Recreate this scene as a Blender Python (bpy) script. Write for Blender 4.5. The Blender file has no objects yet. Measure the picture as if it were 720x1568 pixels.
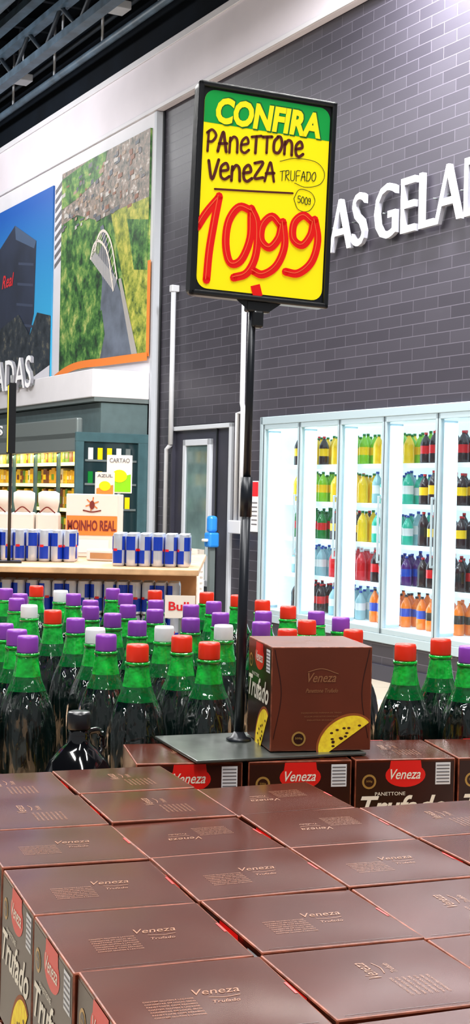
import bpy, bmesh, math, random
from mathutils import Matrix, Vector
random.seed(7)
sc=bpy.context.scene
sc.view_settings.view_transform='Standard'
sc.view_settings.look='None'
sc.view_settings.exposure=0.0

# ------------------------------------------------------------------ materials
def lin(c):
    c=c/255.0
    return c/12.92 if c<=.04045 else ((c+.055)/1.055)**2.4
def rgb(r,g,b): return (lin(r),lin(g),lin(b),1)
def new(name):
    m=bpy.data.materials.new(name); m.use_nodes=True
    nt=m.node_tree; b=nt.nodes['Principled BSDF']
    return m,nt,b
def mat(name,c,rough=.5,metal=0,emit=0,ec=None,coat=0,noise=0,nscale=8,bump=0,bscale=20,trans=0,spec=.5,stretch=None,bd=.01,tint=None,bdet=2):
    m,nt,b=new(name)
    b.inputs['Base Color'].default_value=rgb(*c)
    b.inputs['Roughness'].default_value=rough
    b.inputs['Metallic'].default_value=metal
    b.inputs['Coat Weight'].default_value=coat
    b.inputs['Coat Roughness'].default_value=.08
    b.inputs['Specular IOR Level'].default_value=spec
    if tint: b.inputs['Specular Tint'].default_value=(tint[0],tint[1],tint[2],1)
    if emit:
        b.inputs['Emission Color'].default_value=rgb(*(ec or c)); b.inputs['Emission Strength'].default_value=emit
    if trans: b.inputs['Transmission Weight'].default_value=trans
    if noise or bump:
        tc=nt.nodes.new('ShaderNodeTexCoord')
    if noise:
        n=nt.nodes.new('ShaderNodeTexNoise'); n.inputs['Scale'].default_value=nscale; n.inputs['Detail'].default_value=4
        nt.links.new(tc.outputs['Object'],n.inputs['Vector'])
        r=nt.nodes.new('ShaderNodeValToRGB')
        a=rgb(*[max(0,x*(1-noise)) for x in c]); d=rgb(*[min(255,x*(1+noise)) for x in c])
        r.color_ramp.elements[0].position=.3; r.color_ramp.elements[0].color=a
        r.color_ramp.elements[1].position=.7; r.color_ramp.elements[1].color=d
        nt.links.new(n.outputs['Fac'],r.inputs['Fac']); nt.links.new(r.outputs['Color'],b.inputs['Base Color'])
    if bump:
        n2=nt.nodes.new('ShaderNodeTexNoise'); n2.inputs['Scale'].default_value=bscale; n2.inputs['Detail'].default_value=bdet
        if stretch:
            mp_=nt.nodes.new('ShaderNodeMapping'); mp_.inputs['Scale'].default_value=stretch
            nt.links.new(tc.outputs['Object'],mp_.inputs['Vector']); nt.links.new(mp_.outputs[0],n2.inputs['Vector'])
        else: nt.links.new(tc.outputs['Object'],n2.inputs['Vector'])
        bp=nt.nodes.new('ShaderNodeBump'); bp.inputs['Strength'].default_value=bump; bp.inputs['Distance'].default_value=bd
        nt.links.new(n2.outputs['Fac'],bp.inputs['Height']); nt.links.new(bp.outputs['Normal'],b.inputs['Normal'])
    return m
def ramp_mat(name,stops,scale,rough=.5,detail=5):
    m,nt,b=new(name)
    tc=nt.nodes.new('ShaderNodeTexCoord')
    n=nt.nodes.new('ShaderNodeTexNoise'); n.inputs['Scale'].default_value=scale; n.inputs['Detail'].default_value=detail; n.inputs['Roughness'].default_value=.68; out=n.outputs['Fac']
    nt.links.new(tc.outputs['Object'],n.inputs['Vector'])
    r=nt.nodes.new('ShaderNodeValToRGB'); e=r.color_ramp.elements
    e[0].position=stops[0][0]; e[0].color=rgb(*stops[0][1]); e[1].position=stops[-1][0]; e[1].color=rgb(*stops[-1][1])
    for p,c in stops[1:-1]:
        x=e.new(p); x.color=rgb(*c)
    nt.links.new(out,r.inputs['Fac']); nt.links.new(r.outputs['Color'],b.inputs['Base Color'])
    b.inputs['Roughness'].default_value=rough
    return m
def brick_mat():
    m,nt,b=new('slate_brick_tile')
    tc=nt.nodes.new('ShaderNodeTexCoord'); s=nt.nodes.new('ShaderNodeSeparateXYZ'); c=nt.nodes.new('ShaderNodeCombineXYZ')
    nt.links.new(tc.outputs['Object'],s.inputs[0]); nt.links.new(s.outputs['X'],c.inputs['X']); nt.links.new(s.outputs['Z'],c.inputs['Y'])
    br=nt.nodes.new('ShaderNodeTexBrick'); nt.links.new(c.outputs[0],br.inputs['Vector'])
    br.inputs['Scale'].default_value=1; br.inputs['Brick Width'].default_value=.36; br.inputs['Row Height'].default_value=.105
    br.inputs['Mortar Size'].default_value=.004; br.inputs['Mortar Smooth'].default_value=.3; br.inputs['Bias'].default_value=0
    br.inputs['Color1'].default_value=rgb(56,53,62); br.inputs['Color2'].default_value=rgb(46,43,52); br.inputs['Mortar'].default_value=rgb(84,80,91)
    nt.links.new(br.outputs['Color'],b.inputs['Base Color'])
    bp=nt.nodes.new('ShaderNodeBump'); bp.invert=True; bp.inputs['Strength'].default_value=.4; bp.inputs['Distance'].default_value=.01
    nt.links.new(br.outputs['Fac'],bp.inputs['Height']); nt.links.new(bp.outputs['Normal'],b.inputs['Normal'])
    b.inputs['Roughness'].default_value=.42
    return m
def floor_mat():
    m,nt,b=new('polished_floor_tile')
    tc=nt.nodes.new('ShaderNodeTexCoord')
    br=nt.nodes.new('ShaderNodeTexBrick'); nt.links.new(tc.outputs['Object'],br.inputs['Vector'])
    br.offset=0; br.inputs['Scale'].default_value=1; br.inputs['Brick Width'].default_value=.8; br.inputs['Row Height'].default_value=.8
    br.inputs['Mortar Size'].default_value=.004
    br.inputs['Color1'].default_value=rgb(190,178,160); br.inputs['Color2'].default_value=rgb(183,172,155); br.inputs['Mortar'].default_value=rgb(140,132,120)
    nt.links.new(br.outputs['Color'],b.inputs['Base Color']); b.inputs['Roughness'].default_value=.18
    return m
def glass_mat():
    m=bpy.data.materials.new('clear_glass'); m.use_nodes=True; nt=m.node_tree; nt.nodes.clear()
    o=nt.nodes.new('ShaderNodeOutputMaterial'); mx=nt.nodes.new('ShaderNodeMixShader'); t=nt.nodes.new('ShaderNodeBsdfTransparent'); g=nt.nodes.new('ShaderNodeBsdfGlossy')
    g.inputs['Roughness'].default_value=.03; t.inputs['Color'].default_value=(.93,.98,1,1); mx.inputs['Fac'].default_value=.07
    nt.links.new(t.outputs[0],mx.inputs[1]); nt.links.new(g.outputs[0],mx.inputs[2]); nt.links.new(mx.outputs[0],o.inputs[0])
    return m

BRICK=brick_mat(); FLOOR=floor_mat(); GLASS=glass_mat()
WHITE=mat('white_paint',(222,220,226),.5,noise=.02,nscale=2)
WHITE2=mat('bulkhead_paint',(230,222,230),.55,noise=.03,nscale=1)
CEIL=mat('dark_ceiling',(14,20,28),.9,noise=.2,nscale=2,spec=.1)
STEEL=mat('painted_truss',(66,84,100),.5,noise=.2,nscale=5)
STEELD=mat('dark_steel',(26,36,46),.6,noise=.2,nscale=5)
BLACK=mat('black_plastic',(22,24,28),.3,bump=.05,bscale=60)
POLE=mat('pole_metal',(26,30,38),.35,metal=.2,noise=.1)
YEL=mat('sign_yellow',(255,238,0),.35,emit=.22,ec=(255,235,0))  # unlit sign yellow, with a faint glow put in to brighten it
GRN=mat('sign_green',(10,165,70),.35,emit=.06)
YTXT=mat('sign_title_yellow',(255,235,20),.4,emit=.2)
DGRN=mat('title_outline_green',(10,110,40),.5)
BROWNM=mat('brown_marker',(88,24,8),.5)
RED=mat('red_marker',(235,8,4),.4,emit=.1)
RED2=mat('red_marker_light',(255,105,60),.4)
INK=mat('black_ink',(30,40,20),.5)
CARD=mat('box_carton_brown',(72,28,16),.19,noise=.08,nscale=9,bump=.45,bscale=7,bd=.010,bdet=0,spec=.6,tint=(1,.8,.68))
EDGE=mat('box_carton_edge',(120,66,48),.4,noise=.35,nscale=60,spec=.3)  # paler bevel tone: worn edge plus a painted rim highlight
TONE=mat('box_gold_tone',(142,94,62),.35)
BDARK=mat('box_side_dark',(46,18,13),.3,noise=.15,nscale=10)
BRED=mat('box_logo_red',(225,30,24),.35)
CREAM=mat('box_cream_ink',(240,232,215),.45)
PALE=mat('nutrition_label',(225,225,228),.5)
GREYI=mat('label_grey_ink',(110,108,112),.5)
GOLD=mat('seal_gold',(190,150,80),.35,metal=.4)
CAKE=mat('cake_yellow',(250,205,40),.6,noise=.12,nscale=90,emit=.1)
CRUST=mat('cake_crust',(150,75,25),.6)
CHOC=mat('choc_chip',(70,30,12),.5)
NECK=mat('green_pet_neck',(6,160,48),.14,coat=.7,bump=.6,bscale=50,noise=.22,nscale=40)
NECK2=mat('green_pet_shoulder',(5,80,34),.1,coat=.7,bump=.6,bscale=40,bd=.015)
WINE=mat('dark_wine_pet',(5,17,15),.05,coat=1,bump=1,bscale=46,stretch=(1,1,.3),bd=.03,bdet=1)
JUG=mat('dark_jug_glass',(10,11,14),.08,coat=.8,bump=.25,bscale=16,bdet=0)
CAPR=mat('cap_red',(232,46,18),.4); CAPP=mat('cap_purple',(136,60,176),.4); CAPW=mat('cap_white',(235,235,242),.4)
PLATE=mat('steel_base_plate',(112,118,114),.28,metal=.75,noise=.12,nscale=20)
ALU=mat('cooler_aluminium',(170,188,196),.35,metal=.25)
LED=mat('led_diffuser',(235,248,255),.5,emit=3.4,ec=(225,245,255))
INNER=mat('cooler_liner',(235,245,250),.5,emit=.75,ec=(215,240,255))  # no lamp; glow put into the liner for the overexposed cooler light
SHELF=mat('shelf_white',(225,235,240),.4,emit=.3)  # shelves also given a faint glow, painting brightness inside the cooler
DARKM=mat('dark_door',(50,50,62),.4,noise=.06,nscale=3)
LGREY=mat('light_grey_trim',(186,190,198),.45)
TEAL=mat('fridge_teal_panel',(62,92,98),.35,noise=.06)
TEALD=mat('fridge_dark_glass',(28,48,52),.1,coat=.5)
GMET=mat('grey_metal',(120,130,130),.4,metal=.4)
WARM=mat('warm_led',(255,225,150),.5,emit=1.8,ec=(255,225,150))
WOOD=mat('display_board_wood',(205,165,125),.5,noise=.12,nscale=14)
KRAFT=mat('kraft_carton',(180,130,85),.7,noise=.08)
ORANGE=mat('orange_print',(240,130,50),.5)
SILV=mat('can_silver',(205,212,226),.25,metal=.5); CBLUE=mat('can_blue',(24,60,180),.25,metal=.2)
CANRED=mat('can_red',(215,30,40),.35)
CWHITE=mat('carton_white',(228,218,208),.5)
BORD=mat('carton_bordeaux',(120,40,30),.5)
RUBY=mat('dark_base_panel',(52,30,28),.6)
LAMP=mat('lamp_diffuser',(255,255,255),.5,emit=10)
SLATE=mat('print_dark_tower',(38,46,66),.5,noise=.15,nscale=1.5)
TREES=ramp_mat('print_trees',[(.34,(20,46,26)),(.44,(44,92,40)),(.53,(84,134,60)),(.62,(140,164,84)),(.72,(196,196,120))],5)
TREES2=ramp_mat('print_grass',[(.34,(60,90,36)),(.5,(150,160,60)),(.66,(205,196,90))],7)
CITY=ramp_mat('print_city',[(.34,(70,70,66)),(.45,(120,116,108)),(.55,(150,130,118)),(.66,(210,205,200))],9)
RIVER=mat('print_river',(98,106,120),.5,noise=.15,nscale=4)
DTREE=ramp_mat('print_dark_trees',[(.35,(22,32,40)),(.55,(50,58,66)),(.68,(120,115,95))],6)
def sky_print():
    m,nt,b=new('print_blue_sky')
    tc=nt.nodes.new('ShaderNodeTexCoord'); s=nt.nodes.new('ShaderNodeSeparateXYZ'); nt.links.new(tc.outputs['Object'],s.inputs[0])
    mr=nt.nodes.new('ShaderNodeMapRange'); mr.inputs['From Min'].default_value=3.4; mr.inputs['From Max'].default_value=5.8
    nt.links.new(s.outputs['Z'],mr.inputs['Value'])
    r=nt.nodes.new('ShaderNodeValToRGB'); r.color_ramp.elements[0].color=rgb(60,190,235); r.color_ramp.elements[1].color=rgb(16,90,180)
    nt.links.new(mr.outputs[0],r.inputs['Fac']); nt.links.new(r.outputs['Color'],b.inputs['Base Color']); b.inputs['Roughness'].default_value=.5
    return m
SKYP=sky_print()

# ------------------------------------------------------------------ mesh builder
FRONT=Matrix.Rotation(math.radians(90),4,'X')   # drawing plane XY -> XZ, facing -Y
def T(x,y,z): return Matrix.Translation((x,y,z))
def RZ(a): return Matrix.Rotation(a,4,'Z')
def catmull(pts,n=6):
    P=[Vector(p) for p in pts]
    if len(P)<3: return P
    P=[P[0]*2-P[1]]+P+[P[-1]*2-P[-2]]
    out=[]
    for i in range(1,len(P)-2):
        for k in range(n):
            t=k/n; a,b,c,d=P[i-1],P[i],P[i+1],P[i+2]
            out.append(.5*((2*b)+(c-a)*t+(2*a-5*b+4*c-d)*t*t+(3*b-a-3*c+d)*t**3))
    out.append(P[-2]); return out
_tcache={}
def text_geo(s,shear=0,offset=0,extrude=0,res=3):
    key=(s,shear,offset,extrude)
    if key in _tcache: return _tcache[key]
    cu=bpy.data.curves.new('t','FONT'); cu.body=s; cu.shear=shear; cu.offset=offset; cu.extrude=extrude; cu.resolution_u=res
    o=bpy.data.objects.new('t',cu); sc.collection.objects.link(o)
    dg=bpy.context.evaluated_depsgraph_get(); dg.update()
    me=bpy.data.meshes.new_from_object(o.evaluated_get(dg))
    V=[v.co.copy() for v in me.vertices]; F=[tuple(p.vertices) for p in me.polygons]
    bpy.data.objects.remove(o); bpy.data.curves.remove(cu); bpy.data.meshes.remove(me)
    x0=min(v.x for v in V); x1=max(v.x for v in V); y0=min(v.y for v in V); y1=max(v.y for v in V)
    _tcache[key]=(V,F,x0,x1,y0,y1); return _tcache[key]
class MB:
    def __init__(s): s.v=[];s.f=[];s.m=[];s.sm=[];s.mats=[]
    def mi(s,m):
        if m not in s.mats: s.mats.append(m)
        return s.mats.index(m)
    def add(s,V,F,m,M=None,smooth=False):
        o=len(s.v)
        for v in V:
            v=Vector(v)
            s.v.append(M@v if M is not None else v)
        i=s.mi(m) if not isinstance(m,list) else None
        for k,f in enumerate(F):
            s.f.append(tuple(o+a for a in f)); s.m.append(i if i is not None else s.mi(m[k])); s.sm.append(smooth)
    def box(s,x0,x1,y0,y1,z0,z1,m,M=None,bev=0,em=None):
        bm=bmesh.new(); bmesh.ops.create_cube(bm,size=1)
        for v in bm.verts:
            v.co=Vector(((x0+x1)/2+v.co.x*(x1-x0),(y0+y1)/2+v.co.y*(y1-y0),(z0+z1)/2+v.co.z*(z1-z0)))
        if bev: bmesh.ops.bevel(bm,geom=list(bm.edges),offset=bev,segments=2,affect='EDGES',profile=.5)
        bm.normal_update(); bm.verts.index_update()
        V=[v.co.copy() for v in bm.verts]; F=[]; mm=[]
        for f in bm.faces:
            F.append(tuple(v.index for v in f.verts)); mx=max(abs(c) for c in f.normal)
            mm.append(m if (mx>.999 or em is None) else em)
        bm.free(); s.add(V,F,mm,M)
    def lathe(s,prof,seg,m,M=None,mats=None,rib=0,ribn=12,twist=0,smooth=True):
        V=[];F=[];mm=[]
        for i,(r,z) in enumerate(prof):
            for k in range(seg):
                a=2*math.pi*k/seg
                rr=r
                if rib: rr=r*(1+rib*math.cos(ribn*a+twist*z))
                V.append((rr*math.cos(a),rr*math.sin(a),z))
        for i in range(len(prof)-1):
            for k in range(seg):
                k2=(k+1)%seg
                F.append((i*seg+k,i*seg+k2,(i+1)*seg+k2,(i+1)*seg+k)); mm.append(mats[i] if mats else m)
        F.append(tuple(reversed(range(seg)))); mm.append(mats[0] if mats else m)
        F.append(tuple((len(prof)-1)*seg+k for k in range(seg))); mm.append(mats[-1] if mats else m)
        s.add(V,F,mm,M,smooth)
    def ribbon(s,pts,w,m,M=None,z=0,smooth=True,closed=False,n=6,round_=True):
        P=catmull([(p[0],p[1],0) for p in pts],n) if smooth else [Vector((p[0],p[1],0)) for p in pts]
        V=[];F=[]
        for i,p in enumerate(P):
            a=P[max(0,i-1)]; b=P[min(len(P)-1,i+1)]; d=(b-a)
            if d.length<1e-9: d=Vector((1,0,0))
            d.normalize(); nn=Vector((-d.y,d.x,0))*w/2
            V+= [(p.x+nn.x,p.y+nn.y,z),(p.x-nn.x,p.y-nn.y,z)]
        for i in range(len(P)-1): F.append((2*i+1,2*i+3,2*i+2,2*i))
        s.add(V,F,m,M)
        if round_:
            for p in (P[0],P[-1]): s.disc(p.x,p.y,w/2,w/2,m,M,z,8)
    def disc(s,x,y,rx,ry,m,M=None,z=0,n=20,a0=0,a1=2*math.pi,rot=0):
        V=[]
        full=abs(a1-a0-2*math.pi)<1e-6
        for k in range(n if full else n+1):
            a=a0+(a1-a0)*k/n; dx=rx*math.cos(a); dy=ry*math.sin(a)
            V.append((x+dx*math.cos(rot)-dy*math.sin(rot),y+dx*math.sin(rot)+dy*math.cos(rot),z))
        s.add(V,[tuple(range(len(V)))],m,M)
    def poly(s,pts,m,M=None,z=0): s.add([(p[0],p[1],z) for p in pts],[tuple(range(len(pts)))],m,M)
    def rrect(s,x0,x1,y0,y1,r,m,M=None,z=0,th=0):
        P=[]
        for cx,cy,a in ((x1-r,y1-r,0),(x0+r,y1-r,90),(x0+r,y0+r,180),(x1-r,y0+r,270)):
            for k in range(7):
                t=math.radians(a+15*k); P.append((cx+r*math.cos(t),cy+r*math.sin(t)))
        n=len(P)
        s.add([(p[0],p[1],z) for p in P],[tuple(range(n))],m,M)
        if th:
            V=[(p[0],p[1],z) for p in P]+[(p[0],p[1],z-th) for p in P]
            s.add(V,[(k,n+k,n+(k+1)%n,(k+1)%n) for k in range(n)]+[tuple(reversed(range(n,2*n)))],m,M)
    def text(s,t,x,y,w,h,m,M=None,z=0,shear=0,offset=0,extrude=0):
        V,F,x0,x1,y0,y1=text_geo(t,shear,offset,extrude)
        kx=w/(x1-x0); ky=h/(y1-y0) if h else kx
        s.add([((v.x-x0)*kx+x,(v.y-y0)*ky+y,z+v.z) for v in V],F,m,M)
    def tube(s,path,r,m,M=None,seg=10,smooth=True):
        P=[Vector(p) for p in path]; V=[];F=[]
        for i,p in enumerate(P):
            d=(P[min(len(P)-1,i+1)]-P[max(0,i-1)]).normalized()
            u=d.orthogonal().normalized() if abs(d.z)<.9 else Vector((1,0,0))
            u=(u-d*u.dot(d)).normalized(); w=d.cross(u)
            for k in range(seg):
                a=2*math.pi*k/seg; V.append(p+u*r*math.cos(a)+w*r*math.sin(a))
        for i in range(len(P)-1):
            for k in range(seg):
                k2=(k+1)%seg; F.append((i*seg+k,i*seg+k2,(i+1)*seg+k2,(i+1)*seg+k))
        F.append(tuple(reversed(range(seg)))); F.append(tuple((len(P)-1)*seg+k for k in range(seg)))
        s.add(V,F,m,M,smooth)
    def mesh(s,name):
        me=bpy.data.meshes.new(name); me.from_pydata([tuple(v) for v in s.v],[],s.f)
        for m in s.mats: me.materials.append(m)
        me.polygons.foreach_set('material_index',s.m); me.polygons.foreach_set('use_smooth',s.sm); me.update()
        return me
    def obj(s,name,M=None,parent=None):
        return inst(s.mesh(name),name,M,parent)
def inst(me,name,M=None,parent=None):
    o=bpy.data.objects.new(name,me); sc.collection.objects.link(o)
    if M is not None: o.matrix_world=M
    if parent is not None: o.parent=parent; o.matrix_parent_inverse=Matrix.Identity(4); o.matrix_basis=(M if M is not None else Matrix.Identity(4))
    return o
def empty(name,M=None):
    o=bpy.data.objects.new(name,None); sc.collection.objects.link(o); o.empty_display_size=.1
    if M is not None: o.matrix_world=M
    return o

# ------------------------------------------------------------------ frames
ca,sa=.8813,.4726
WALL=Matrix(((sa,ca,0,1.344),(-ca,sa,0,12.45),(0,0,1,0),(0,0,0,1)))   # x along wall (right), y into wall, z up
TH=math.radians(20.2)
GRID=T(-.0316,1.495,0)@RZ(TH)                                          # foreground stack frame
S=.18; BW=.1772; BH=.17; TOPZ=1.207

# ------------------------------------------------------------------ room shell
b=MB(); b.box(-22,16,-5,30,-.05,0,FLOOR); b.obj('floor')
b=MB(); b.box(-22,16,-5,30,8.2,8.3,CEIL); b.obj('ceiling')
CR=2.95; CL=-2.24
b=MB()
b.box(-5.2,-4.42,0,.25,0,6.3,BRICK); b.box(-4.42,-2.9,0,.25,2.42,6.3,BRICK); b.box(-2.9,CL,0,.25,0,6.3,BRICK)
b.box(CL,CR,0,.25,2.42,6.3,BRICK); b.box(CL,CR,0,.25,0,.36,BRICK); b.box(CR,9,0,.25,0,6.3,BRICK)
b.box(-5.25,-5.2,0,.25,0,6.3,BRICK)
b.box(-20,9,.0,.25,6.3,8.2,CEIL)
b.obj('wall_back',WALL)
b=MB(); b.box(-20,-4.9,-.09,.24,2.9,6.2,WHITE); b.box(-20,-5.26,-.02,.24,0,2.9,WHITE); b.obj('wall_left',WALL)
b=MB(); b.box(-20,9,-.10,-.005,6.2,6.93,WHITE2,bev=.01); b.box(-20,9,-.12,-.1,6.87,6.95,WHITE,bev=.005); b.box(-20,9,-.12,-.1,6.2,6.25,WHITE,bev=.005)
b.obj('trim_bulkhead',WALL)
b=MB(); b.box(-4.90,-4.84,-.10,-.001,0,6.19,LGREY); b.box(-4.84,-4.80,-.02,-.001,0,6.19,BLACK); b.obj('trim_corner',WALL)
b=MB(); b.box(CL-.02,CR,-.03,-.001,.0,.14,DARKM); b.obj('baseboard_back',WALL)

# ceiling structure
b=MB()
for yy,z in ((-.75,7.35),(-1.15,7.75),(-2.6,7.4),(-4.6,7.3),(-7.0,7.3),(-9.5,7.3)):
    b.box(-19,9,yy-.07,yy+.07,z+.38,z+.46,STEEL); b.box(-19,9,yy-.07,yy+.07,z-.05,z+.05,STEEL)
    u=-19
    while u<9:
        b.tube([(u,yy,z),(u+.6,yy,z+.42)],.03,STEELD,seg=6); b.tube([(u+.6,yy,z+.42),(u+1.2,yy,z)],.03,STEELD,seg=6); u+=1.2
for k in range(24):
    b.box(-18.5+1.15*k,-18.42+1.15*k,-12,-.15,8.0,8.15,STEELD)
b.obj('ceiling_truss',WALL)
b=MB()
b.tube([(-19,-.30,7.28),(9,-.30,7.28)],.05,STEEL,seg=10); b.tube([(-19,-.18,7.65),(9,-.18,7.65)],.035,STEELD,seg=10)
b.box(-19,9,-.52,-.46,7.55,7.68,STEEL)
for k in range(14): 
    b.tube([(-18+1.7*k,-.30,7.28),(-18+1.7*k,-.30,8.2)],.018,LGREY,seg=6); b.tube([(-17.2+1.7*k,-.49,7.6),(-17.2+1.7*k,-.49,8.2)],.018,LGREY,seg=6)
b.obj('ceiling_pipe_run',WALL)
b=MB()
b.tube([(-19,-1.75,7.55),(9,-1.75,7.55)],.16,STEEL,seg=14)
for k in range(12): b.tube([(-18+2.3*k,-1.75,7.7),(-18+2.3*k,-1.75,8.2)],.025,LGREY,seg=6)
b.obj('ventilation_duct',WALL)
b=MB()
for u in (-8.6,-5.2): 
    b.box(u,u+.28,-.62,-.42,7.36,7.46,LGREY,bev=.01); b.tube([(u+.14,-.52,7.46),(u+.14,-.52,8.2)],.012,LGREY,seg=6)
b.obj('emergency_light',WALL)

# ------------------------------------------------------------------ lettering on brick wall
mat_letter=mat('white_acrylic_letter',(245,246,250),.35,emit=.12)
mat_lside=mat('letter_side_grey',(150,150,160),.5)  # grey sides put the shading of the letter depth into the colour
def wall_letters(name,t,ref,refw,h,x,z,right=False,y=-.05):
    O=-.001
    V,F,x0,x1,y0,y1=text_geo(ref,0,O,.02); k=refw/(x1-x0)
    V,F,x0,x1,y0,y1=text_geo(t,0,O,.02); w=(x1-x0)*k
    b=MB(); M=T(0,y,0)@FRONT; X=(x-w) if right else x
    b.text(t,X,z,w,h,mat_lside,M,0,0,O,.02)
    b.text(t,X,z,w,h,mat_letter,M,.0215,0,O,0)
    for i in range(12): 
        uu=X+w*(i+.5)/12; b.tube([(uu,y+.01,z+h*.5),(uu,-.001,z+h*.5)],.006,GMET,seg=6)
    b.obj(name,WALL)
wall_letters('wall_lettering','BEBIDAS','AS',.62,.49,-.326,3.94,True)
wall_letters('wall_lettering','GELADAS','GELA',1.27,.49,-.177,3.94)

# ------------------------------------------------------------------ glass door coolers
cooler=empty('glass_door_cooler',WALL)
b=MB()
us=[-2.20,-1.477,-.745,-.0,.80,1.53,2.26,2.93]
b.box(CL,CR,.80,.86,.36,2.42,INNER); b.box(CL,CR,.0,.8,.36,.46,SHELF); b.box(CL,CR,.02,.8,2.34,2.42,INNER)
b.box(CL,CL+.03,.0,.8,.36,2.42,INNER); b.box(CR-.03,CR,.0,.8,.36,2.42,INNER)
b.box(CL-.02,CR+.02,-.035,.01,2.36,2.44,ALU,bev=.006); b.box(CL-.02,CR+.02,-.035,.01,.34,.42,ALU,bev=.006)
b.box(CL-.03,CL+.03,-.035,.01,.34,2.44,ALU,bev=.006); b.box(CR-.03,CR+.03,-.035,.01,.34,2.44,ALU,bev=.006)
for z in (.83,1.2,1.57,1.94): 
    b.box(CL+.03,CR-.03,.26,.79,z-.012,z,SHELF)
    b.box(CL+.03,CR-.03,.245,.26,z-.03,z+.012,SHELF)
b.obj('cabinet',None,cooler)
for k in range(7):
    a,c=us[k],us[k+1]
    b=MB()
    b.box(a+.005,a+.035,-.03,.012,.42,2.36,ALU,bev=.005); b.box(c-.035,c-.005,-.03,.012,.42,2.36,ALU,bev=.005)
    b.box(a+.005,c-.005,-.03,.012,2.31,2.36,ALU,bev=.005); b.box(a+.005,c-.005,-.03,.012,.42,.47,ALU,bev=.005)
    b.box(c-.03,c-.015,-.07,-.05,1.05,1.65,ALU,bev=.004); b.box(c-.03,c-.015,-.05,-.03,1.05,1.07,ALU); b.box(c-.03,c-.015,-.05,-.03,1.63,1.65,ALU)
    b.box(a+.003,a+.006,-.032,.0,.42,2.36,BLACK)
    b.obj('door_frame_%d'%(k+1),None,cooler)
    b=MB(); b.box(a+.035,c-.035,-.012,-.006,.47,2.31,GLASS); b.obj('door_glass_%d'%(k+1),None,cooler)
    b=MB(); b.box(a-.012,a+.012,.015,.17,.47,2.3,ALU); b.box(a+.012,a+.03,.03,.16,.5,2.28,LED); b.obj('led_mullion_%d'%(k+1),None,cooler)
def soda(name,liq,lab,cap,h=.32,r=.052):
    b=MB()
    pr=[(r*.85,0),(r,.02),(r,h*.3),(r*.96,h*.33),(r*.96,h*.55),(r,h*.58),(r*.92,h*.68),(r*.62,h*.8),(r*.3,h*.89),(r*.27,h*.93),(r*.31,h*.93),(r*.31,h)]
    m=[liq,liq,liq,lab,lab,liq,liq,liq,liq,cap,cap]
    b.lathe(pr,14,liq,mats=m); return b.mesh(name)
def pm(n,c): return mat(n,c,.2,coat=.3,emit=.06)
cola=pm('cola_liquid',(44,12,16)); redl=pm('label_red',(215,16,26)); yell=pm('label_yellow',(250,205,10)); lime=pm('lime_liquid',(130,195,25)); tealq=pm('water_teal',(45,180,150))
grape=pm('grape_liquid',(80,25,110)); oran=pm('orange_liquid',(240,120,10)); pinkq=pm('pink_liquid',(220,45,55)); clear=pm('water_clear',(150,190,198)); blue=pm('label_blue',(30,70,180)); grn2=pm('green_liquid',(10,120,42)); whit=pm('label_white',(225,225,225)); blk=pm('label_black',(20,20,24))
SO={'cola':soda('cola_bottle',cola,redl,redl),'colaz':soda('cola_dark_bottle',cola,blk,redl),'yel':soda('yellow_juice_bottle',yell,yell,grn2),'lime':soda('lime_bottle',lime,yell,grn2),
'teal':soda('teal_bottle',tealq,whit,blue),'grape':soda('grape_bottle',grape,blue,blue),'orange':soda('orange_bottle',oran,blk,oran),'orange2':soda('orange_soda_bottle',oran,blue,blk),'pink':soda('pink_bottle',pinkq,redl,whit),
'clear':soda('water_bottle',clear,whit,blue),'green':soda('green_bottle',grn2,redl,grn2),'lb':soda('yellow_label_bottle',cola,yell,redl)}
plan=[['cola','clear','green','lime','yel'],['clear','pink','yel','yel','lime'],['orange2','grape','teal','teal','lime'],['orange','cola','colaz','lb','cola'],['cola','colaz','cola','colaz','cola'],['cola','orange','cola','cola','lime'],['clear','teal','cola','yel','cola']]
alt={'cola':'colaz','lime':'yel','grape':'cola','orange':'orange2','pink':'pink','yel':'lb','teal':'clear','colaz':'lb'}
for k in range(7):
    a,c=us[k],us[k+1]
    for si,z in enumerate((.461,.831,1.201,1.571,1.941)):
        n=5; g=(c-a-.12)/n
        for r_ in range(3):
            for qq in range(n):
                kind=plan[k][si]
                if random.random()<(.55 if qq<2 else .12): kind=alt.get(kind,kind)
                inst(SO[kind],'bottle',T(a+.08+g*(qq+.5)+random.uniform(-.006,.006),.32+.12*r_,z)@RZ(random.random()*6)@Matrix.Diagonal((1,1,random.uniform(.86,1.0),1)),cooler)

# ------------------------------------------------------------------ service door
b=MB()
b.box(-4.41,-2.91,.02,.1,0,2.41,DARKM)
b.box(-4.41,-4.37,-.03,.1,0,2.41,DARKM); b.box(-2.97,-2.91,-.03,.1,0,2.41,LGREY,bev=.006); b.box(-4.41,-2.91,-.03,.1,2.36,2.41,LGREY,bev=.006)
b.box(-3.32,-3.30,-.0,.03,0,2.36,BLACK)
for x0,x1,z0,z1 in ((-4.12,-4.05,.6,2.25),(-3.50,-3.43,.6,2.25),(-4.12,-3.43,2.18,2.25),(-4.12,-3.43,.6,.67)):
    b.box(x0,x1,-.02,.03,z0,z1,LGREY,bev=.005)
b.box(-4.05,-3.50,.0,.018,.67,2.18,mat('door_window_glass',(88,108,108),.12,noise=.35,nscale=1.6))
b.box(-3.40,-3.37,-.06,-.03,.95,1.25,ALU,bev=.004); b.box(-3.40,-3.37,-.03,.02,1.0,1.03,ALU); b.box(-3.40,-3.37,-.03,.02,1.18,1.21,ALU)
b.obj('door_1',WALL)
PIPEM=mat('white_conduit',(196,198,204),.4)
b=MB()
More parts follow.
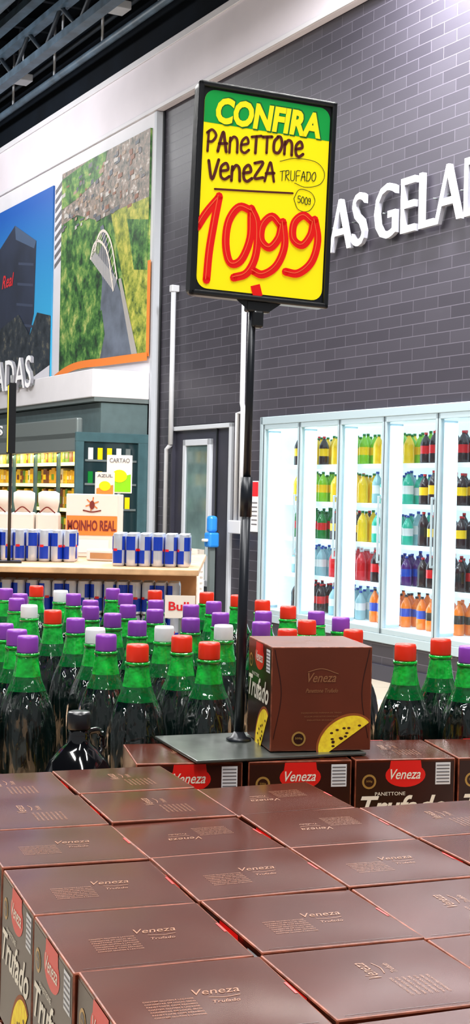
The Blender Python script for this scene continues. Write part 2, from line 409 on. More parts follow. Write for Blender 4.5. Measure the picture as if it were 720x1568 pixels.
b.tube([(-4.36,-.06,4.0),(-4.36,-.06,2.2)],.03,PIPEM); b.tube([(-4.36,-.06,2.2),(-4.47,-.06,2.15),(-4.47,-.06,1.0)],.026,PIPEM)
b.box(-4.40,-4.32,-.1,-.001,3.98,4.06,PIPEM,bev=.01)
b.obj('conduit_pipe',WALL)
b=MB()
b.tube([(-2.62,-.06,4.05),(-2.62,-.06,2.6),(-2.60,-.06,2.55),(-2.60,-.06,1.35)],.028,PIPEM); b.box(-2.66,-2.58,-.1,-.001,4.03,4.12,PIPEM,bev=.01)
b.tube([(-2.60,-.06,2.5),(-2.72,-.06,2.5),(-2.72,-.06,1.35)],.024,PIPEM); b.box(-2.80,-2.52,-.11,-.001,1.22,1.36,PIPEM,bev=.01)
b.obj('conduit_pipe',WALL)
b=MB(); b.box(-2.46,-2.30,-.02,-.001,1.25,1.78,PALE); M=T(0,-.022,0)@FRONT
b.poly([(-2.455,1.62),(-2.305,1.62),(-2.305,1.77),(-2.455,1.77)],CANRED,M)
for i in range(6): b.poly([(-2.44,1.32+.045*i),(-2.32,1.32+.045*i),(-2.32,1.335+.045*i),(-2.44,1.335+.045*i)],GREYI,M)
b.obj('wall_notice',WALL)
b=MB(); u0,u1,z0,z1=-2.95,-2.45,0.0,1.06
b.box(u0,u1,-.62,-.56,z0,.1,CWHITE); b.box(u0,u1,-.62,-.56,z1-.05,z1,CWHITE); b.box(u0,u0+.04,-.62,-.56,z0,z1,CWHITE); b.box(u1-.04,u1,-.62,-.56,z0,z1,CWHITE)
for i in range(7): b.box(u0+.07+.055*i,u0+.09+.055*i,-.61,-.57,z0,z1,CWHITE)
for i in range(16): b.box(u0,u1,-.608,-.572,.12+.058*i,.145+.058*i,CWHITE)
b.box(u0,u1,-.56,-.3,z0,.08,CWHITE); 
b.obj('plastic_crate_panel',WALL)
b=MB(); SB=mat('dispenser_blue',(40,130,215),.35); MM=T(.42,0,0)
b.box(-3.46,-3.40,-.22,-.16,0,1.06,GMET,MM); b.box(-3.55,-3.31,-.28,-.12,0,.02,GMET,MM); b.box(-3.5,-3.36,-.25,-.13,1.06,1.22,SB,MM,bev=.02); b.box(-3.48,-3.38,-.24,-.14,1.22,1.40,SB,MM,bev=.03); b.box(-3.46,-3.40,-.3,-.22,1.12,1.15,CWHITE,MM,bev=.01)
b.obj('sanitizer_dispenser',WALL)

# ------------------------------------------------------------------ wall murals
Mw=T(0,-.115,0)@FRONT
def mural_pt(a,bb,u0=-7.9,u1=-4.98,z0=3.27,z1=6.02): return (u0+(u1-u0)*a, z1-(z1-z0)*bb)
def mp(L): return [mural_pt(*p) for p in L]
b=MB()
b.box(-7.9,-4.98,-.115,-.091,3.27,6.02,TREES)
b.poly(mp([(0,0),(0,.26),(.2,.24),(.45,.31),(.75,.3),(1,.36),(1,0)]),CITY,Mw,.002)
b.poly(mp([(.0,.03),(.35,.0),(.55,.0),(.5,.10),(.2,.16),(0,.18)]),TREES,Mw,.004)
b.poly(mp([(.6,.3),(1,.3),(1,1),(.8,1),(.78,.7)]),TREES2,Mw,.004)
b.poly(mp([(.78,.36),(1,.4),(1,.62),(.86,.6)]),TREES,Mw,.0045)
b.poly(mp([(.40,.36),(.52,.34),(.62,.55),(.80,.78),(.86,.99),(.42,.99),(.5,.78),(.52,.6)]),RIVER,Mw,.006)
b.poly(mp([(.7,.62),(.73,.62),(.92,.99),(.86,.99)]),mat('print_road',(170,165,160),.5),Mw,.008)
b.poly(mp([(.40,.36),(.48,.34),(.52,.42),(.44,.50)]),TREES,Mw,.0072)
b.poly(mp([(.36,.80),(.52,.74),(.56,.86),(.50,.99),(.36,.99)]),TREES,Mw,.0074)
# arched truss bridge
b.poly(mp([(.38,.485),(.43,.455),(.69,.62),(.65,.67)]),mat('print_bridge_deck',(150,152,158),.5),Mw,.0085)
A1=[(.43,.455),(.47,.385),(.54,.375),(.62,.45),(.69,.62)]; A2=[(.38,.485),(.42,.42),(.49,.415),(.58,.49),(.65,.67)]
b.ribbon(mp(A1),.035,CWHITE,Mw,.012,round_=False); b.ribbon(mp(A2),.035,CWHITE,Mw,.012,round_=False)
c1=catmull([(p[0],p[1],0) for p in A1],4); c2=catmull([(p[0],p[1],0) for p in A2],4)
for i in range(1,len(c1)-1):
    b.ribbon(mp([(c1[i].x,c1[i].y),(c2[i].x,c2[i].y)]),.012,CWHITE,Mw,.011,round_=False,smooth=False)
    t=i/(len(c1)-1)
    b.ribbon(mp([(c2[i].x,c2[i].y),(.38+.27*t,.485+.185*t)]),.010,CWHITE,Mw,.010,round_=False,smooth=False)
HOUSE=[mat('print_house_%d'%i,c,.5) for i,c in enumerate(((190,185,180),(140,95,75),(110,108,112),(90,96,105),(165,140,120)))]
for qq in range(110):
    a=random.uniform(0,.95); bb=random.uniform(.02,.30); w=random.uniform(.015,.05); h=random.uniform(.008,.026)
    b.poly(mp([(a,bb),(a,bb+h),(a+w,bb+h*.8),(a+w,bb-h*.2)]),random.choice(HOUSE),Mw,.005+.00002*qq)
b.poly(mp([(1.0,.58),(1.03,.58),(1.03,1.0),(1.0,1.0)]),ORANGE,Mw,.004)
b.ribbon(mp([(-.45,1.13),(-.1,1.04),(.2,.985),(.6,.99),(1.02,1.0)]),.10,ORANGE,Mw,.014,round_=False)
b.obj('aerial_view_mural',WALL)
b=MB()
b.box(-13,-8.25,-.115,-.091,3.05,5.93,SKYP)
b.poly([(-13,5.4),(-10.7,5.3),(-9.85,5.62),(-8.9,5.25),(-8.95,4.2),(-9.3,3.6),(-13,3.5)],SLATE,Mw,.002)
b.poly([(-9.85,5.62),(-8.9,5.25),(-8.98,5.15),(-9.8,5.4)],mat('tower_edge_print',(70,90,120),.5),Mw,.004)
for i in range(4): b.poly([(-9.75+.03*i,4.1+.3*i),(-9.0,4.0+.3*i),(-9.0,4.04+.3*i),(-9.75+.03*i,4.14+.3*i)],mat('tower_line_print_%d'%i,(58,68,92),.5),Mw,.003)
b.text('Real',-10.4,4.72,.55,.2,CANRED,Mw,.006,.3,.02)
b.poly([(-13,3.05),(-13,4.3),(-10.5,4.1),(-9.6,4.25),(-9.1,3.9),(-8.8,4.2),(-8.25,4.1),(-8.25,3.05)],DTREE,Mw,.008)
b.poly([(-13,3.04),(-13,3.14),(-9.6,3.14),(-8.24,3.4),(-8.24,3.04)],WHITE,Mw,.012)
b.obj('tower_photo_mural',WALL)
b=MB()
for i in range(9):
    z=5.85-.13*i; b.poly([(-8.21,z),(-7.96,z+.1),(-7.96,z+.04),(-8.21,z-.06)],GREYI,T(0,-.092,0)@FRONT,.002)
b.obj('chevron_decal',WALL)

# ------------------------------------------------------------------ canopy and open fridge at left
b=MB(); b.box(-15,-4.91,-.83,-.095,2.75,3.08,WHITE,bev=.01); b.box(-15,-4.92,-.80,-.095,2.70,2.75,GMET); b.obj('trim_canopy',WALL)
b=MB(); b.text('GELADAS',-6.87-2.45,2.97,2.45,.42,mat_lside,T(0,-.87,0)@FRONT,0,0,.004,.02); b.text('GELADAS',-6.87-2.45,2.97,2.45,.42,mat_letter,T(0,-.87,0)@FRONT,.0215,0,.004,0); b.box(-9.3,-6.9,-.86,-.835,3.0,3.03,GMET); b.obj('wall_lettering',WALL)
fr=empty('open_display_fridge',WALL)
b=MB()
b.box(-15,-4.96,-.12,-.095,0,2.32,GMET); b.box(-15,-4.96,-1.0,-.095,2.26,2.32,GMET); b.box(-15,-4.96,-1.0,-.095,0,.4,TEAL)
b.box(-15,-4.96,-1.0,-.92,2.1,2.5,GMET,bev=.02); b.box(-15,-4.96,-.9,-.85,2.2,2.25,WARM)
b.box(-15,-4.95,-.7,-.095,2.33,2.69,mat('fridge_hood',(86,104,106),.45,noise=.05))
for z in (.75,1.1,1.42,1.72,1.98): b.box(-15,-4.96,-.85,-.13,z-.02,z,GMET); b.box(-15,-4.96,-.87,-.85,z-.04,z+.003,WARM)
for k in range(12): b.box(-14.8+.82*k,-14.76+.82*k,-.93,-.89,.42,2.2,TEAL)
b.obj('cabinet',None,fr)
b=MB()
b.box(-4.96,-4.91,-1.02,-.03,0,.45,TEAL,bev=.005); b.box(-4.96,-4.91,-1.02,-.03,2.22,2.33,TEAL,bev=.005); b.box(-4.96,-4.91,-1.02,-.92,.45,2.22,TEAL,bev=.005); b.box(-4.96,-4.91,-.22,-.03,.45,2.22,TEAL,bev=.005)
b.box(-4.95,-4.935,-.92,-.22,.45,2.22,TEALD)
for z in (.75,1.1,1.42,1.72,2.0): b.box(-4.935,-4.92,-.9,-.24,z-.012,z+.012,GMET)
for z in (1.43,1.73,2.01):
    for i in range(5): b.box(-4.934,-4.922,-.86+.12*i,-.80+.12*i,z,z+.14,random.choice([grn2,whit,yell,GMET]))
b.obj('end_panel',None,fr)
b=MB()
amber=mat('goods_amber',(205,150,20),.4); goldp=mat('goods_yellow',(235,190,20),.4); olive=mat('goods_green',(90,130,30),.4); cream=mat('goods_cream',(220,205,160),.4); brownp=mat('goods_brown',(110,60,25),.4)
cols=[goldp,goldp,amber,olive,cream,amber,brownp]
for z,hh in ((.751,.25),(1.101,.25),(1.421,.25),(1.721,.2),(1.981,.2)):
    u=-14.9
    while u<-5.1:
        w=random.choice([.08,.1,.13]); h=hh*random.uniform(.75,1); c=random.choice(cols)
        b.box(u,u+w-.015,-.82,-.4,z,z+h,c,bev=.01); b.box(u+.02,u+w-.03,-.824,-.82,z+.05,z+h*.6,random.choice(cols)); u+=w
b.obj('packaged_goods',None,fr)
b=MB(); b.text('FRIOS E LATICINIOS',-11.5,2.36,3.9,.13,mat_letter,T(0,-1.015,0)@FRONT,0,0,.02,.004); b.obj('header_lettering',None,fr)
for i in range(3):
    ld=bpy.data.lights.new('fridge_lamp','AREA'); ld.shape='RECTANGLE'; ld.size=2.6; ld.size_y=.05; ld.energy=9; ld.color=(1,.85,.5)
    lo=bpy.data.objects.new('fridge_lamp',ld); sc.collection.objects.link(lo); lo.parent=fr; lo.matrix_basis=T(-6.5-2.8*i,-.93,2.08)@Matrix.Rotation(math.radians(35),4,'X')

def board(name,x,y,zt,w,h,c1,c2,txt):
    b=MB(); M=FRONT
    b.box(-w/2,w/2,0,.02,0,h,CWHITE,bev=.004)
    b.poly([(-w/2+.01,.01),(w/2-.01,.01),(w/2-.01,h*.5),(-w/2+.01,h*.35)],c1,M,.002)
    b.disc(0,h*.45,w*.3,w*.25,c2,M,.004)
    b.text(txt,-w*.4,h*.8,w*.8,h*.12,GREYI,M,.004,0,.02)
    b.tube([(0,.03,h*.5),(0,.03,h-zt)],.012,GMET); b.box(-.15,.15,-.1,.15,-zt+h-.0,-zt+h+.02,GMET)
    return b.obj(name,T(x,y,zt-h)@RZ(.1))
board('promo_poster_stand',-.92,11.0,1.93,.20,.30,lime,yell,'CARTAO')
board('promo_poster_stand',-.94,10.0,1.78,.14,.18,ORANGE,yell,'AZUL')

# ------------------------------------------------------------------ drinks island (middle distance)
b=MB()
b.box(-1.9,-.14,5.55,6.95,1.315,1.34,WOOD,bev=.004)
b.box(-1.85,-.18,5.75,6.9,0,.86,KRAFT,bev=.01)
b.box(-1.84,-.17,6.32,6.4,.86,1.315,KRAFT)
b.obj('display_board_table')
def can():
    b=MB(); r=.0262
    b.lathe([(r*.85,0),(r,.006),(r,.03),(r,.062),(r,.095),(r,.122),(r*.86,.131),(r*.88,.134),(r*.8,.134),(r*.78,.131)],14,SILV)
    for qq in range(4):
        a0=qq*math.pi/2; V=[];F=[]
        lo,hi=((.012,.066),(.066,.122))[qq%2]
        for i in range(6):
            a=a0+i*.31; V+=[((r+.0005)*math.cos(a),(r+.0005)*math.sin(a),lo),((r+.0005)*math.cos(a),(r+.0005)*math.sin(a),hi)]
        for i in range(5): F.append((2*i,2*i+2,2*i+3,2*i+1))
        b.add(V,F,CBLUE,None,True)
    V=[];F=[]
    for qq in (0,2):
        for i in range(4):
            a=.1+qq*math.pi/2+i*.22; V+=[((r+.001)*math.cos(a),(r+.001)*math.sin(a),.062),((r+.001)*math.cos(a),(r+.001)*math.sin(a),.072)]
        o=len(V)-8
        for i in range(3): F.append((o+2*i,o+2*i+2,o+2*i+3,o+2*i+1))
    b.add(V,F,CANRED,None,True)
    return b.mesh('slim_can')
CAN=can()
def canpack(x,y,z,nx,ny,nz=1,name='energy_drink_pack'):
    e=empty(name,T(x,y,z))
    for i in range(nx):
        for j in range(ny):
            for k in range(nz): inst(CAN,'can',T(i*.0535,j*.0535,k*.138)@RZ(random.random()*6),e)
    return e
canpack(-.475,5.72,1.341,6,4); canpack(-1.08,5.95,1.341,8,3); canpack(-1.60,5.95,1.341,8,3)
canpack(-1.8,5.78,.862,30,3,3,'energy_drink_stack')
b=MB(); M=FRONT
b.box(0,.24,0,.3,0,.29,CWHITE,bev=.004)
b.poly([(.003,.10),(.237,.10),(.237,.19),(.003,.19)],ORANGE,M,.002); b.text('MOINHO REAL',.008,.12,.224,.05,BORD,M,.004,0,.035)
b.ribbon([(.08,.215),(.12,.208),(.16,.215)],.006,BORD,M,.003)
for a in (20,80,140): 
    t=math.radians(a); b.ribbon([(.12-.03*math.cos(t),.245-.03*math.sin(t)),(.12+.03*math.cos(t),.245+.03*math.sin(t))],.005,ORANGE,M,.003,smooth=False)
b.disc(.12,.24,.012,.02,BORD,M,.004)
b.poly([(.04,.02),(.20,.02),(.20,.08),(.04,.08)],PALE,M,.002)
b.obj('flour_carton',T(-.78,6.42,1.341))
b=MB()
for i in range(4):
    b.box(.115*i,.115*i+.108,0,.09,0,.2,CWHITE,bev=.012); 
    b.lathe([(.04,0),(.05,.05),(.05,.09),(.03,.1)],14,CWHITE,T(.115*i+.054,.05,.2)); b.poly([(.115*i+.02,.05),(.115*i+.09,.05),(.115*i+.09,.12),(.115*i+.02,.12)],ORANGE if i%2 else PALE,FRONT,.002)
    b.ribbon([(.115*i+.02,.20),(.115*i+.054,.225),(.115*i+.09,.20)],.006,BORD,T(0,-.005,0)@FRONT,.002)
b.obj('white_carton_pack',T(-1.27,6.45,1.341))
b=MB(); b.box(0,.15,0,.1,0,.05,CWHITE,bev=.006); b.poly([(.02,.01),(.13,.01),(.13,.035),(.02,.035)],KRAFT,FRONT,.002); b.obj('white_tray_carton',T(-.65,6.1,1.341)@RZ(-.3))
b=MB(); b.box(0,.12,0,.004,0,.09,CWHITE); b.text('Bull',.015,.03,.08,.035,CANRED,FRONT,.002,0,.02); b.box(.055,.065,.004,.012,-.3,.08,GMET); b.obj('price_tag_holder',T(-.27,5.50,1.15))
b=MB(); b.tube([(0,0,0),(0,0,.78)],.007,BLACK); b.box(-.05,.05,-.05,.05,0,.008,BLACK); b.box(-.014,.014,-.05,.05,.46,.74,YEL,bev=.003); b.box(-.015,.015,-.052,-.05,.455,.745,BLACK); b.box(-.015,.015,.05,.056,.455,.745,BLACK)
b.obj('flag_sign_pole',T(-.94,5.8,1.341)@RZ(.22))

# ------------------------------------------------------------------ wine bottles
def wine(name,cap):
    b=MB()
    pr=[(.046,0),(.053,.012),(.0545,.05),(.0545,.10),(.0550,.125),(.0545,.148),(.0525,.168),(.0485,.188),(.0430,.205),(.0365,.220),(.0305,.233),(.0262,.246),(.0232,.262),(.0208,.278),(.0205,.289)]
    mm=[WINE]*9+[NECK2,NECK2,NECK,NECK,NECK]
    b.lathe(pr,48,WINE,mats=mm,rib=.03,ribn=9,twist=26)
    b.lathe([(.0225,.283),(.0228,.289),(.0205,.289)],24,NECK)
    b.lathe([(.0195,.289),(.0200,.291),(.0200,.315),(.0185,.32)],32,cap,rib=.015,ribn=16)
    return b.mesh(name)
WB={'R':wine('wine_bottle_red_cap',CAPR),'P':wine('wine_bottle_purple_cap',CAPP),'W':wine('wine_bottle_white_cap',CAPW)}
BP=[(-0.476,2.891,"P"),(-0.392,2.662,"P"),(-0.431,2.777,"P"),(-0.420,3.241,"R"),(-0.495,3.374,"W"),(-0.365,3.555,"P"),(-0.281,2.845,"W"),(-0.247,2.719,"P"),(-0.276,3.188,"P"),(-0.260,3.436,"P"),(-0.174,2.556,"R"),(-0.207,3.015,"P"),(-0.143,2.911,"W"),(-0.186,3.319,"P"),(-0.099,2.725,"R"),(-0.094,3.113,"P"),(-0.105,3.477,"P"),(-0.043,2.616,"R"),(-0.019,2.964,"W"),(-0.029,3.264,"P"),(-0.050,3.597,"P"),(-0.075,3.927,"R"),(-0.223,3.958,"R"),(-0.200,3.600,"P"),(-0.347,4.001,"P"),(-0.295,3.808,"P"),(-0.433,3.767,"P"),(-0.482,3.880,"W"),(-0.573,4.043,"R"),(-0.572,3.727,"P"),(-0.641,3.911,"P"),(-0.556,3.568,"P"),(0.078,3.676,"R"),(0.073,3.330,"P"),(0.063,3.054,"P"),(0.139,3.500,"R"),(0.202,3.360,"P"),(0.167,3.118,"R"),(0.115,2.903,"R"),(0.250,3.211,"P"),(0.254,2.919,"R"),(0.013,3.843,"R"),(0.332,2.660,"R"),(0.416,2.770,"R"),(0.452,2.645,"P"),
 (-.53,2.62,'P'),(-.60,2.78,'R'),(-.66,3.0,'P'),(-.72,3.3,'R'),(-.60,3.15,'P'),(.57,2.72,'P'),(.545,2.88,'R'),(.69,2.79,'W'),(-.345,3.05,'P'),(-.345,3.37,'P')]
for x,y,c in BP: inst(WB[c],'wine_bottle',T(x,y,1.037)@RZ(random.random()*6)@Matrix.Diagonal((1.02,1.02,1.035,1)))
b=MB()
b.lathe([(.035,0),(.052,.01),(.062,.045),(.065,.085),(.062,.115),(.050,.145),(.033,.165),(.021,.175),(.0185,.19),(.0185,.205)],40,JUG,rib=.012,ribn=6)
b.lathe([(.020,.20),(.021,.203),(.021,.225),(.018,.23)],28,BLACK)
b.tube(catmull([(.019,0,.192),(.05,0,.19),(.060,0,.165),(.050,0,.148)],6),.006,JUG)
b.obj('wine_jug',T(-.262,2.40,1.037)@RZ(.9))
b=MB()
b.box(-1.1,1.0,2.245,4.2,1.0,1.035,WOOD,bev=.004)
for x in (-1.0,-.1,.9):
    for y in (2.7,4.1): b.box(x-.03,x+.03,y-.03,y+.03,0,1.0,GMET)
b.box(-1.0,.9,2.7,4.1,.3,.33,GMET)
b.obj('bottle_display_table')

# ------------------------------------------------------------------ panettone boxes
def slice_art(b,x,y,s,M,z,rot=35):
    rot=math.radians(rot)
    b.disc(x,y,s*.62,s*.46,CRUST,M,z,24,math.radians(0),math.radians(180),rot)
    b.disc(x,y,s*.58,s*.41,CAKE,M,z+.0003,24,0,math.pi,rot)
    rr_=random.Random(3)
    for qq in range(14):
        a=rr_.uniform(.2,2.9); rr=rr_.uniform(.15,.85); dx=s*.55*rr*math.cos(a); dy=s*.38*rr*math.sin(a)
        b.disc(x+dx*math.cos(rot)-dy*math.sin(rot),y+dx*math.sin(rot)+dy*math.cos(rot),s*.035,s*.022,CHOC,M,z+.0006,8)
def script(b,t,x,y,w,h,m,M,z,off=.01): b.text(t,x,y,w,h,m,M,z,.35,off)
def art1(b,M,w,h):
    b.poly([(-w*.485,h*.02),(w*.485,h*.02),(w*.485,h*.97),(-w*.485,h*.97)],BDARK,M,.0002)
    b.disc(0,h*.84,w*.2,h*.12,BRED,M,.0005,24); b.poly([(-w*.17,h*.84),(w*.17,h*.84),(w*.15,h*.985),(-w*.15,h*.985)],BRED,M,.0006)
    script(b,'Veneza',-w*.15,h*.80,w*.3,h*.10,CREAM,M,.001)
    b.poly([(w*.30,h*.74),(w*.45,h*.74),(w*.45,h*.96),(w*.30,h*.96)],PALE,M,.0006)
    for i in range(6): b.poly([(w*.31,h*(.76+.033*i)),(w*.44,h*(.76+.033*i)),(w*.44,h*(.772+.033*i)),(w*.31,h*(.772+.033*i))],GREYI,M,.0009)
    b.text('PANETTONE',-w*.3,h*.64,w*.3,h*.035,CREAM,M,.001)
    script(b,'Trufado',-w*.44,h*.42,w*.86,h*.22,CREAM,M,.001,.02)
    b.disc(-w*.36,h*.78,w*.07,w*.07,GOLD,M,.0006); b.disc(-w*.36,h*.78,w*.05,w*.05,BDARK,M,.0009); b.text('500g',-w*.39,h*.77,w*.06,h*.025,GOLD,M,.0012)
    slice_art(b,w*.18,h*.05,w*.62,M,.0006,50)
def art2(b,M,w,h,s=.38):
    script(b,'Veneza',-w*.14,h*.66,w*.28,h*.09,TONE,M,.0008)
    b.ribbon([(-w*.14,h*.76),(0,h*.79),(w*.16,h*.74)],w*.008,TONE,M,.0008)
    script(b,'Panettone Trufado',-w*.16,h*.56,w*.32,h*.04,TONE,M,.0008)
    for i in range(3): b.text(('INGREDIENTES FARINHA DE TRIGO','ACUCAR OVOS GOTAS CHOCOLATE','INDUSTRIA BRASILEIRA')[i],-w*(.2-.03*i),h*(.36-.035*i),w*(.4-.06*i),h*.014,TONE,M,.0008)
    b.disc(-w*.22,h*.12,w*.07,w*.07,GOLD,M,.0006); b.disc(-w*.22,h*.12,w*.052,w*.052,BDARK,M,.0009); b.text('500g',-w*.255,h*.11,w*.07,h*.025,GOLD,M,.0012)
    slice_art(b,w*.24,h*.10,w*s,M,.0006)
    b.ribbon([(-w*.47,h*.97),(-w*.40,h*.55),(-w*.47,h*.12)],w*.008,BDARK,M,.0005); b.ribbon([(w*.47,h*.97),(w*.40,h*.55),(w*.47,h*.12)],w*.008,BDARK,M,.0005)
def boxmesh(name,w,h,tv=0,card=CARD,s=.38):
    b=MB()
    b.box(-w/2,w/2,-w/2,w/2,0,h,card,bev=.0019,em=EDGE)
    for k in range(4):
        M=RZ(k*math.pi/2)@T(0,-w/2,0)@FRONT
        if k%2==0: art2(b,M,w,h,s)
        else: art1(b,M,w,h)
    M=T(0,0,h)@RZ((0,math.pi/2,math.pi)[tv])
    script(b,'Veneza',-w*.02,w*.02,w*.24,w*.075,TONE,M,.0004,.0)
    for i in range(7): b.text(('CONTEM GLUTEN E LACTOSE','CONSERVAR EM LOCAL SECO','PANETTONE COM RECHEIO')[i%3],-w*.30,-w*(.02+.035*i),w*.26,w*.015,TONE,M,.0004,0,.005)
    b.ribbon([(w*.04,-w*.02),(w*.12,-w*.035),(w*.2,-w*.02)],w*.006,TONE,M,.0004); script(b,'Trufado',w*.04,-w*.10,w*.14,w*.035,TONE,M,.0004,.0)
    b.ribbon([(-w*.44,-w*.46),(w*.44,-w*.46)],w*.004,BDARK,T(0,0,h),.0003,smooth=False,round_=False)
    if tv!=1: b.poly([(w*.474,-w*.08),(w*.488,-w*.08),(w*.488,w*.08),(w*.474,w*.08)],BRED,T(0,0,h),.0004)
    return b.mesh(name)
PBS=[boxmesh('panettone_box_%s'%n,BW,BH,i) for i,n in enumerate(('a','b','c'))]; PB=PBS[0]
CARD2=mat('display_carton_brown',(98,44,28),.35,noise=.08,nscale=9,bump=.3,bscale=7,bdet=0,coat=.05,tint=(1,.8,.7))
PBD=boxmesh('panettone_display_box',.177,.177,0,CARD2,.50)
random.seed(11)
def in_top(i,j):
    if j<=1: return True
    if j==2: return i<=1
    return i<=0
for j in range(-3,4):
    for i in range(-1,4):
        if not in_top(i,j): continue
        rot=math.radians(random.uniform(-.6,.6))
        M=GRID@T((i+.5)*S+random.uniform(-.0004,.0004),(j+.5)*S+random.uniform(-.0004,.0004),TOPZ-BH+random.uniform(.0005,.004))@RZ(rot)@Matrix.Rotation(random.uniform(-.012,.012),4,'X')@Matrix.Rotation(random.uniform(-.012,.012),4,'Y')
        inst(random.choice(PBS),'panettone_box',M)
st=empty('panettone_box_stack',GRID)
for j in range(-3,4):
    for i in range(-1,4):
        if j>=2 and i>=1: continue
        inst(PB,'box',T((i+.5)*S,(j+.5)*S,TOPZ-2*BH-.004),st)
b=MB(); b.box(-.17,.71,-.53,.53,0,TOPZ-2*BH-.006,RUBY,bev=.01); b.obj('display_plinth',GRID)
R2=math.radians(11.5)
for x,y in ((-.152,2.253),(.031,2.290),(.2106,2.327),(.3895,2.364),(.5685,2.400)):
    inst(PB,'panettone_box',T(x,y,1.037)@RZ(R2)@T(BW/2,BW/2,0)@RZ(math.pi/2))
inst(PBD,'panettone_box',T(.067,2.337,1.2155)@RZ(math.radians(12))@T(.0885,.0885,0))

# ------------------------------------------------------------------ price sign on stand
SG=empty('price_sign_stand',T(.0147,2.45,1.2085))
b=MB(); 
Mp=T(-.0687,-.193,0)@RZ(TH); b.box(0,.305,0,.236,0,.005,PLATE,Mp,bev=.0015); b.obj('base_plate',None,SG)
b=MB()
lean=.008/.75
b.lathe([(.022,.005),(.022,.009),(.014,.012),(.0085,.022)],20,POLE)
b.tube([(0,0,.015),(lean*.42,0,.42)],.0088,POLE,seg=16); b.tube([(lean*.40,0,.40),(lean*.47,0,.47)],.0105,POLE,seg=16); b.tube([(lean*.45,0,.45),(lean*.80,0,.80)],.0068,POLE,seg=16)
b.obj('pole',None,SG)
SM=T(.022,0,.961)@RZ(math.radians(22))@Matrix.Rotation(math.radians(1.6),4,'Y')
b=MB(); M=FRONT; W2,H2=.1315,.1840
b.rrect(-W2,W2,-H2,H2,.012,BLACK,M,.008,.018)
for x0,x1,y0,y1 in ((-W2,-W2+.010,-H2,H2),(W2-.010,W2,-H2,H2)): b.box(x0,x1,-.014,-.004,y0,y1,BLACK,bev=.003)
for y0,y1 in ((-H2,-H2+.010),(H2-.010,H2)): b.box(-W2,W2,-.014,-.004,y0,y1,BLACK,bev=.003)
b.poly([(-.045,-H2+.002),(-.02,-H2-.016),(.02,-H2-.016),(.045,-H2+.002)],BLACK,M,.006); b.box(-.022,.022,-.008,.010,-H2-.018,-H2+.002,BLACK,bev=.003); b.box(-.010,.010,-.010,.010,-H2-.045,-H2-.015,BLACK,bev=.004)
b.obj('frame',SM,SG)
b=MB()
x0,x1,y0,y1=-.1195,.1195,-.171,.171
b.rrect(x0,x1,y0,y1,.020,YEL,M,.0090)
P=[]
for cx,a in ((x1-.02,0),(x0+.02,90)):
    for k in range(7):
        t=math.radians(a+15*k); P.append((cx+.02*math.cos(t),y1-.02+.02*math.sin(t)))
P+= [(x0,.114),(x1,.114)]
b.poly(P,GRN,M,.0094)
b.text('CONFIRA',-.0975,.112,.202,.051,DGRN,M,.0098,.15,.06); b.text('CONFIRA',-.0985,.1145,.200,.046,YTXT,M,.0102,.15,.045)
def q(sx,sy): return (-W2+sx/211*2*W2, H2-sy/322*2*H2)
def stroke(pts,w,m,z=.0106,smooth=True): b.ribbon([q(*p) for p in pts],w,m,M,z,smooth)
LET={'P':[[(.1,1),(.15,0)],[(0,.08),(.5,-.08),(.95,.2),(.6,.5),(.12,.55)]],
'A':[[(.0,1),(.25,.4),(.5,.05),(.7,.4),(.9,1)],[(.1,.62),(.9,.58)]],
'n':[[(.05,1),(.08,.3)],[(.08,.5),(.45,.25),(.8,.4),(.85,1)]],
'e':[[(.1,.6),(.8,.5),(.6,.2),(.15,.4),(.15,.85),(.5,1),(.95,.85)]],
'T':[[(.0,.12),(1,.05)],[(.5,.08),(.48,1)]],
'O':[[(.5,.1),(.08,.4),(.15,.9),(.6,.98),(.95,.55),(.75,.12),(.45,.1)]],
'V':[[(.0,.05),(.4,1),(.95,.0)]],'Z':[[(.05,.12),(.9,.08),(.1,.92),(.95,.9)]],
'R':[[(.1,1),(.12,.05)],[(.0,.1),(.7,.05),(.75,.4),(.15,.55),(.9,1)]],
'U':[[(.05,.05),(.1,.85),(.5,1),(.85,.8),(.9,.05)]],'F':[[(.15,1),(.12,.05),(.95,.0)],[(.13,.5),(.8,.45)]],
'D':[[(.1,1),(.12,.05)],[(.0,.1),(.7,.1),(.95,.5),(.6,.95),(.1,1)]],
'5':[[(.9,.05),(.2,.08),(.15,.45),(.7,.45),(.85,.8),(.4,1),(.05,.9)]],'0':[[(.5,.1),(.1,.4),(.2,.9),(.7,.95),(.9,.4),(.5,.1)]],
'g':[[(.8,.3),(.3,.25),(.15,.6),(.6,.75),(.8,.35),(.8,1.1),(.4,1.25),(.1,1.1)]]}
HR=random.Random(5)
def word(t,x,y,w,h,adv,slope,lw,m,j=1.2):
    for i,ch in enumerate(t):
        jy=HR.uniform(-j,j); jh=HR.uniform(.92,1.08)
        for s_ in LET[ch]: stroke([(x+i*adv+px*w+HR.uniform(-.4,.4)*j/1.2, y+jy+py*h*jh+slope*(i*adv+px*w)+HR.uniform(-.5,.5)*j/1.2) for px,py in s_],lw*HR.uniform(.9,1.12),m)
word('PAneTTOne',15,74,14.5,29,16.6,-.08,.0050,BROWNM)
word('VeneZA',19,116,15.5,30,17.0,-.10,.0052,BROWNM)
stroke([(30,160),(80,156),(148,150)],.0036,BROWNM)
word('TRUFADO',127,117,7,15,8.2,-.10,.0015,INK,.5)
stroke([(126,104),(150,96),(182,97),(196,112),(190,130),(168,138),(150,134)],.0012,INK)
word('500',156,152,5,12,5.5,0,.0014,INK,.3); word('g',172,152,5,10,5,0,.0014,INK,.3)
stroke([(150,158),(158,143),(176,145),(183,158),(174,174),(158,174),(150,158)],.0012,INK)
RW=.0142
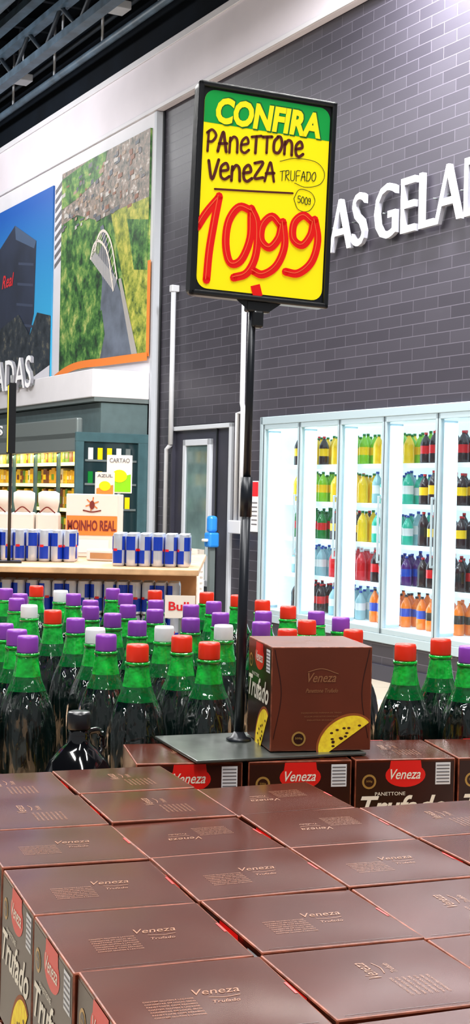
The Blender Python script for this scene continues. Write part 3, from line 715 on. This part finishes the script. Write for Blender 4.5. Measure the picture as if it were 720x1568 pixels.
PR=[[(7,220),(20,196),(37,172)],[(37,170),(31,212),(26,255),(24,298)],
[(88,186),(68,182),(53,205),(50,240),(58,268),(74,262),(86,228),(86,190)],[(86,182),(96,205),(96,250),(84,280),(64,290)],
[(132,202),(118,190),(104,205),(103,228),(116,238),(129,222),(133,200)],[(135,196),(139,232),(128,264),(108,280),(92,276)],
[(180,190),(166,182),(152,196),(152,220),(166,228),(178,212),(182,190)],[(184,186),(190,218),(182,252),(162,272),(142,272)]]
for i,s_ in enumerate(PR): stroke(s_,RW,RED,.0106+.00015*i)
for i,s_ in enumerate(PR): stroke([(x-2,y-1) for x,y in s_],.0015,RED2,.0124)
b.poly([q(90,300),q(104,295),q(109,312),q(96,319)],RED,M,.0108)
b.obj('price_card',SM,SG)

# ------------------------------------------------------------------ lights
def lampfix(x,y,z,L,rot,power,w=.25):
    e=empty('ceiling_lamp',T(x,y,z)@RZ(rot))
    b=MB(); b.box(-L/2,L/2,-w/2,w/2,.02,.09,GMET,bev=.01); b.box(-L/2+.02,L/2-.02,-w/2+.02,w/2-.02,.0,.02,LAMP)
    b.tube([(-L/3,0,.09),(-L/3,0,8.2-z)],.008,GMET,seg=6); b.tube([(L/3,0,.09),(L/3,0,8.2-z)],.008,GMET,seg=6)
    b.obj('fixture',None,e)
    ld=bpy.data.lights.new('lamp_light','AREA'); ld.shape='RECTANGLE'; ld.size=L; ld.size_y=w; ld.energy=power; ld.color=(1,.985,.96)
    lo=bpy.data.objects.new('lamp_light',ld); sc.collection.objects.link(lo); lo.parent=e; lo.matrix_basis=T(0,0,-.03)
R62=math.radians(118)
for x,y,pw in ((-2.2,1.5,260),(0.9,-1.2,260),(2.4,3.0,260),(-1.6,5.0,230),(1.6,7.0,230),(-4.2,8.6,240),(-1.4,9.8,240),(.8,10.6,150),(-5.6,12.2,200),(-3.2,12.6,150),(-6.8,14.6,150)):  # several farther lamps added out of view to give box tops a sheen
    lampfix(x,y,6.6,3.6,R62,pw)
def area(name,M,sx,sy,e,c=(1,1,1)):
    ld=bpy.data.lights.new(name,'AREA'); ld.shape='RECTANGLE'; ld.size=sx; ld.size_y=sy; ld.energy=e; ld.color=c
    lo=bpy.data.objects.new(name,ld); sc.collection.objects.link(lo); lo.matrix_world=M; return lo
area('wall_wash_light',WALL@T(1.5,-.7,6.6)@Matrix.Rotation(math.radians(30),4,'X'),1.4,.2,620)
area('wall_wash_light',WALL@T(-9,-2.6,6.9)@Matrix.Rotation(math.radians(60),4,'X'),6,.3,150)
w=bpy.data.worlds.new('store_ambient'); sc.world=w; w.use_nodes=True
bg=w.node_tree.nodes['Background']; bg.inputs['Color'].default_value=(.95,.97,1,1); bg.inputs['Strength'].default_value=.26

# ------------------------------------------------------------------ camera
cd=bpy.data.cameras.new('camera'); co=bpy.data.objects.new('camera',cd); sc.collection.objects.link(co)
cd.sensor_fit='VERTICAL'; cd.sensor_height=36; cd.lens=36*2130/1568; cd.clip_start=.05; cd.clip_end=100
co.matrix_world=T(0,0,1.65)@Matrix.Rotation(math.radians(90-.78),4,'X')@Matrix.Rotation(math.radians(1.2),4,'Z')
sc.camera=co
